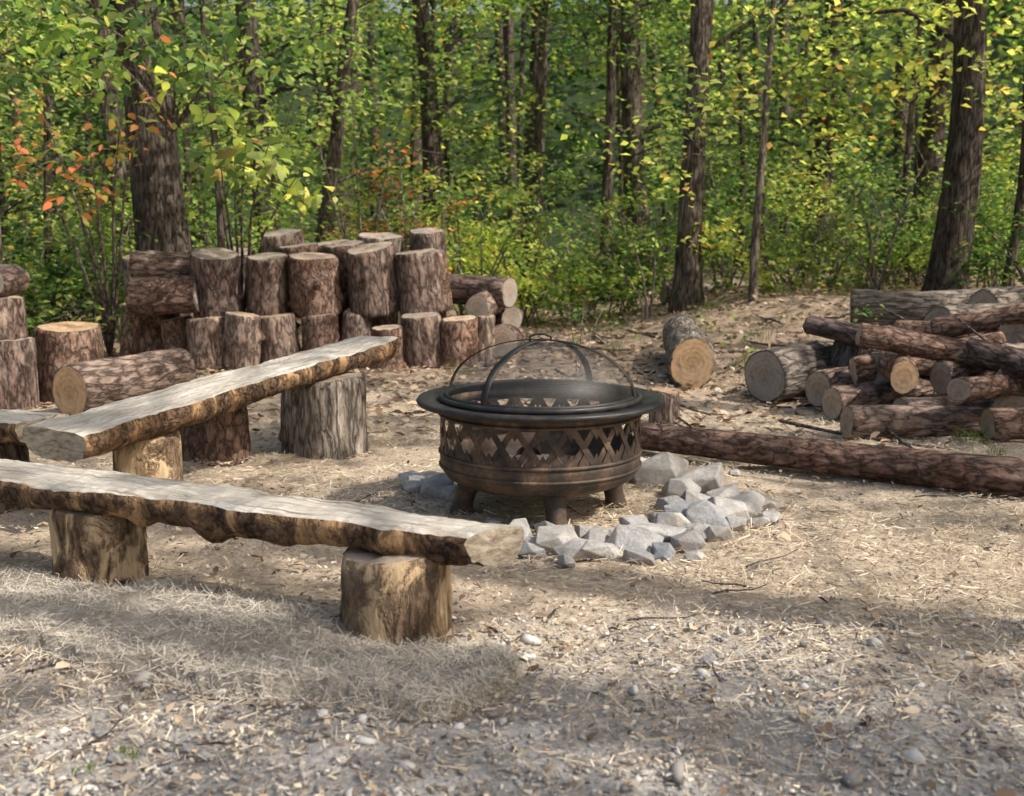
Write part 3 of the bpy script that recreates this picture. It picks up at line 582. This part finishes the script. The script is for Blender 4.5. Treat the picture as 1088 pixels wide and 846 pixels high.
branchy("dogwood_tree",(-2.72,10.9,-.02),[(-2.15,9.2,zpx(120,9.2)),(-1.95,9.2,zpx(135,9.2)),(-2.3,9.3,zpx(165,9.3)),(-2.6,9.4,zpx(105,9.4)),(-1.75,9.3,zpx(180,9.3)),(-2.45,9.3,zpx(140,9.3))],LEAF_Y,.15,7)
branchy("red_maple",(-3.9,10.6,-.02),[(-3.9,9.3,zpx(110,9.3)),(-3.5,9.3,zpx(150,9.3)),(-3.2,9.3,zpx(105,9.3)),(-3.6,9.2,zpx(190,9.2)),(-3.0,9.4,zpx(85,9.4)),(-4.1,9.0,zpx(140,9))],LEAF_R,.10,9)
branchy("maple_branches",(-3.5,11.6,2.2),[(px(60,10),10,zpx(40,10)),(px(110,10),10,zpx(60,10)),(px(200,10),10,zpx(70,10)),(px(240,10.5),10.5,zpx(30,10.5)),(px(30,9.5),9.5,zpx(80,9.5)),(px(150,10),10,zpx(20,10)),(px(330,11),11,zpx(50,11)),(px(270,10.5),10.5,zpx(90,10.5)),(px(20,9.5),9.5,zpx(20,9.5)),(px(90,9.5),9.5,zpx(5,9.5))],LEAF_L,.13,18,(.4,.12))
branchy("bare_sapling",(-1.55,11.5,-.02),[(px(330,10.5),10.5,zpx(120,10.5)),(px(380,10.5),10.5,zpx(125,10.5)),(px(345,11),11,zpx(185,11)),(px(420,11),11,zpx(150,11))],LEAF,.1,0,r=.018)
branchy("bare_sapling",(px(930,12.4),12.4,.45),[(px(900,12.3),12.3,zpx(190,12.3)),(px(960,12.2),12.2,zpx(215,12.2)),(px(880,12.2),12.2,zpx(250,12.2)),(px(975,12.5),12.5,zpx(170,12.5))],LEAF,.1,0,r=.02)
branchy("bare_sapling",(px(690,12.6),12.6,.1),[(px(655,12.5),12.5,zpx(215,12.5)),(px(700,12.4),12.4,zpx(200,12.4)),(px(640,12.6),12.6,zpx(270,12.6))],LEAF,.1,0,r=.015)
branchy("sapling",(px(613,7.6),7.6,0),[(px(600,7.6),7.6,zpx(300,7.6)),(px(622,7.5),7.5,zpx(315,7.5)),(px(640,7.7),7.7,zpx(330,7.7))],LEAF,.05,3,(.08,.05),T6,.005)
def tuft(x,y,n_,h):
    C=np.stack([x+rng.normal(0,h*.5,n_),y+rng.normal(0,h*.5,n_),np.zeros(n_)],1); C[:,2]=hgt(C[:,0],C[:,1]); a=rng.uniform(0,6.28,n_); hh=h*rng.uniform(.5,1.2,n_); b=rng.normal(0,.5,(n_,2))*hh[:,None]
    w_=np.stack([np.cos(a),np.sin(a),a*0],1)*.002; tip=C+np.stack([b[:,0],b[:,1],hh],1); mid=C+np.stack([b[:,0]*.35,b[:,1]*.35,hh*.6],1)
    return np.stack([C-w_,mid-w_,tip,mid+w_],1)
tf=[tuft(-.87,2.35,26,.03),tuft(-.95,2.28,20,.03),tuft(1.9,8.2,90,.16),tuft(2.1,8.5,90,.2),tuft(2.6,6.1,60,.1),tuft(2.55,5.7,40,.08)]
for i in range(22): tf.append(tuft(random.uniform(-1,5),random.uniform(8.5,14),50,.15))
poly_mesh("grass_tufts",np.concatenate(tf),4,[GRASS])
poly_mesh("green_weeds",leaves(clusters([(2.0,8.3,H(2,8.3)+.15),(2.15,8.6,H(2.15,8.6)+.2),(1.85,9.2,.3),(3.0,9.2,.5),(1.2,11,.15),(1.9,11,.3)],35,.2,.1),.05,T6),6,[LEAF_L])

# ---------------- distant forest mass
df=empty("distant_forest"); C=[]
for i in range(1300):
    yy=random.uniform(26,46); xx=random.uniform(-.85,.85)*yy; z=random.uniform(0,1)**1.1*12
    if noise.noise(Vector((xx*.3,z*.4,yy*.2)))>-.08: C.append((xx,yy,H(xx,yy)+z))
poly_mesh("foliage",leaves(clusters(C,36,1.2,.5),.30,T4,.6),4,[LEAF_D],df)
P_=[]
for i in range(50):
    yy=random.uniform(24,46); xx=random.uniform(-.75,.75)*yy; r=random.uniform(.06,.26); z=H(xx,yy)-.2; l=random.uniform(-1.2,1.2); P_.append(([(xx,yy,z),(xx+l*.4,yy,z+4),(xx+l*.8,yy,z+9),(xx+l*1.3,yy,z+14)],[r*1.15,r*.9,r*.7,r*.3]))
multi_tube("trunks",P_,BARK_T,df,8)
C=[]
for i in range(800):
    a=random.uniform(-.15*math.pi,1.15*math.pi); q=random.uniform(48,75); xx,yy=math.cos(a)*q,5+math.sin(a)*q; C.append((xx,yy,H(xx,yy)+random.uniform(0,13)))
poly_mesh("far_foliage",leaves(clusters(C,26,3,1.6),1.0,T4,.6),4,[LEAF_D],df)

# ---------------- unseen trees added right of the clearing to dapple the light
gaps=[(1.35,3.85,.95,.30),(.35,3.12,.6,.13),(.5,3.5,.45,.12),(-1.7,3.45,.8,.14),(-.95,3.15,.45,.10),(-1.85,5.2,.4,.95),(.75,4.15,.7,.35),(-.3,5.7,.6,.3),(1.2,8.3,.5,.5),(-1.6,9.8,1.0,.6),(-3.4,9.8,.6,.6),(2.2,5.4,.7,.22),(2.4,7.0,.8,.4),(-.5,4.5,.4,.18),(2.2,3.35,.5,.14),(-3.4,7.3,.6,.4),(-.2,7.3,.9,.25),(2.8,9,1,.5),(-.5,3.9,.3,.12),(.2,6.3,.5,.15)]  # ground patches kept sunlit by dropping the leaves that would shade them
shade=[(2,2.0,10,3.0),(-1,3,10,3.2),(2.8,6,8,3.0),(-1,7,10,3.4),(1,10.5,9,3.2),(-3.2,5,11,3.0),(-3.5,9.5,11,3.0),(-.3,1.0,11,2.8)]
for si,(tx,ty,zc,cr) in enumerate(shade):
    xx=tx+S[0]/S[2]*zc; yy=ty+S[1]/S[2]*zc
    e=empty("added_shade_tree"); z0=H(xx,yy); P_=[([(xx,yy,z0-.1),(xx+.1,yy,zc*.5),(xx,yy+.1,zc),(xx,yy,zc+cr*.8)],[.2,.15,.10,.03])]; C=[]
    for i in range(12):
        a=random.uniform(0,6.28); b=Vector((xx,yy,zc-cr*.6+random.random()*cr)); t=Vector((xx+math.cos(a)*cr*random.uniform(.5,1),yy+math.sin(a)*cr*random.uniform(.5,1),zc+random.uniform(-.6,.8)*cr*.7)); P_.append(([b,b.lerp(t,.5)+Vector((0,0,.15)),t],[.04,.025,.008]))
        for k_ in range(4): C.append((b.lerp(t,random.uniform(.3,1.1))+Vector((random.gauss(0,.5),random.gauss(0,.5),random.gauss(0,.4))))[:])
    multi_tube("trunk",P_,BARK_T,e,8)
    p=clusters(C,19,1.1,.4); g=p[:,:2]-S[None,:2]*(p[:,2]/S[2])[:,None]; keep=np.ones(len(p),bool)
    for (gx_,gy_,rx,ry) in gaps: keep&=(((g[:,0]-gx_)/(rx+.1))**2+((g[:,1]-gy_)/(ry+.1))**2>1)|(rng.uniform(0,1,len(p))<.02)
    poly_mesh("foliage",leaves(p[keep],.17,T4,.6),4,[LEAF_L],e)
print("polys",sum(len(o.data.polygons) for o in bpy.data.objects if o.type=='MESH'))
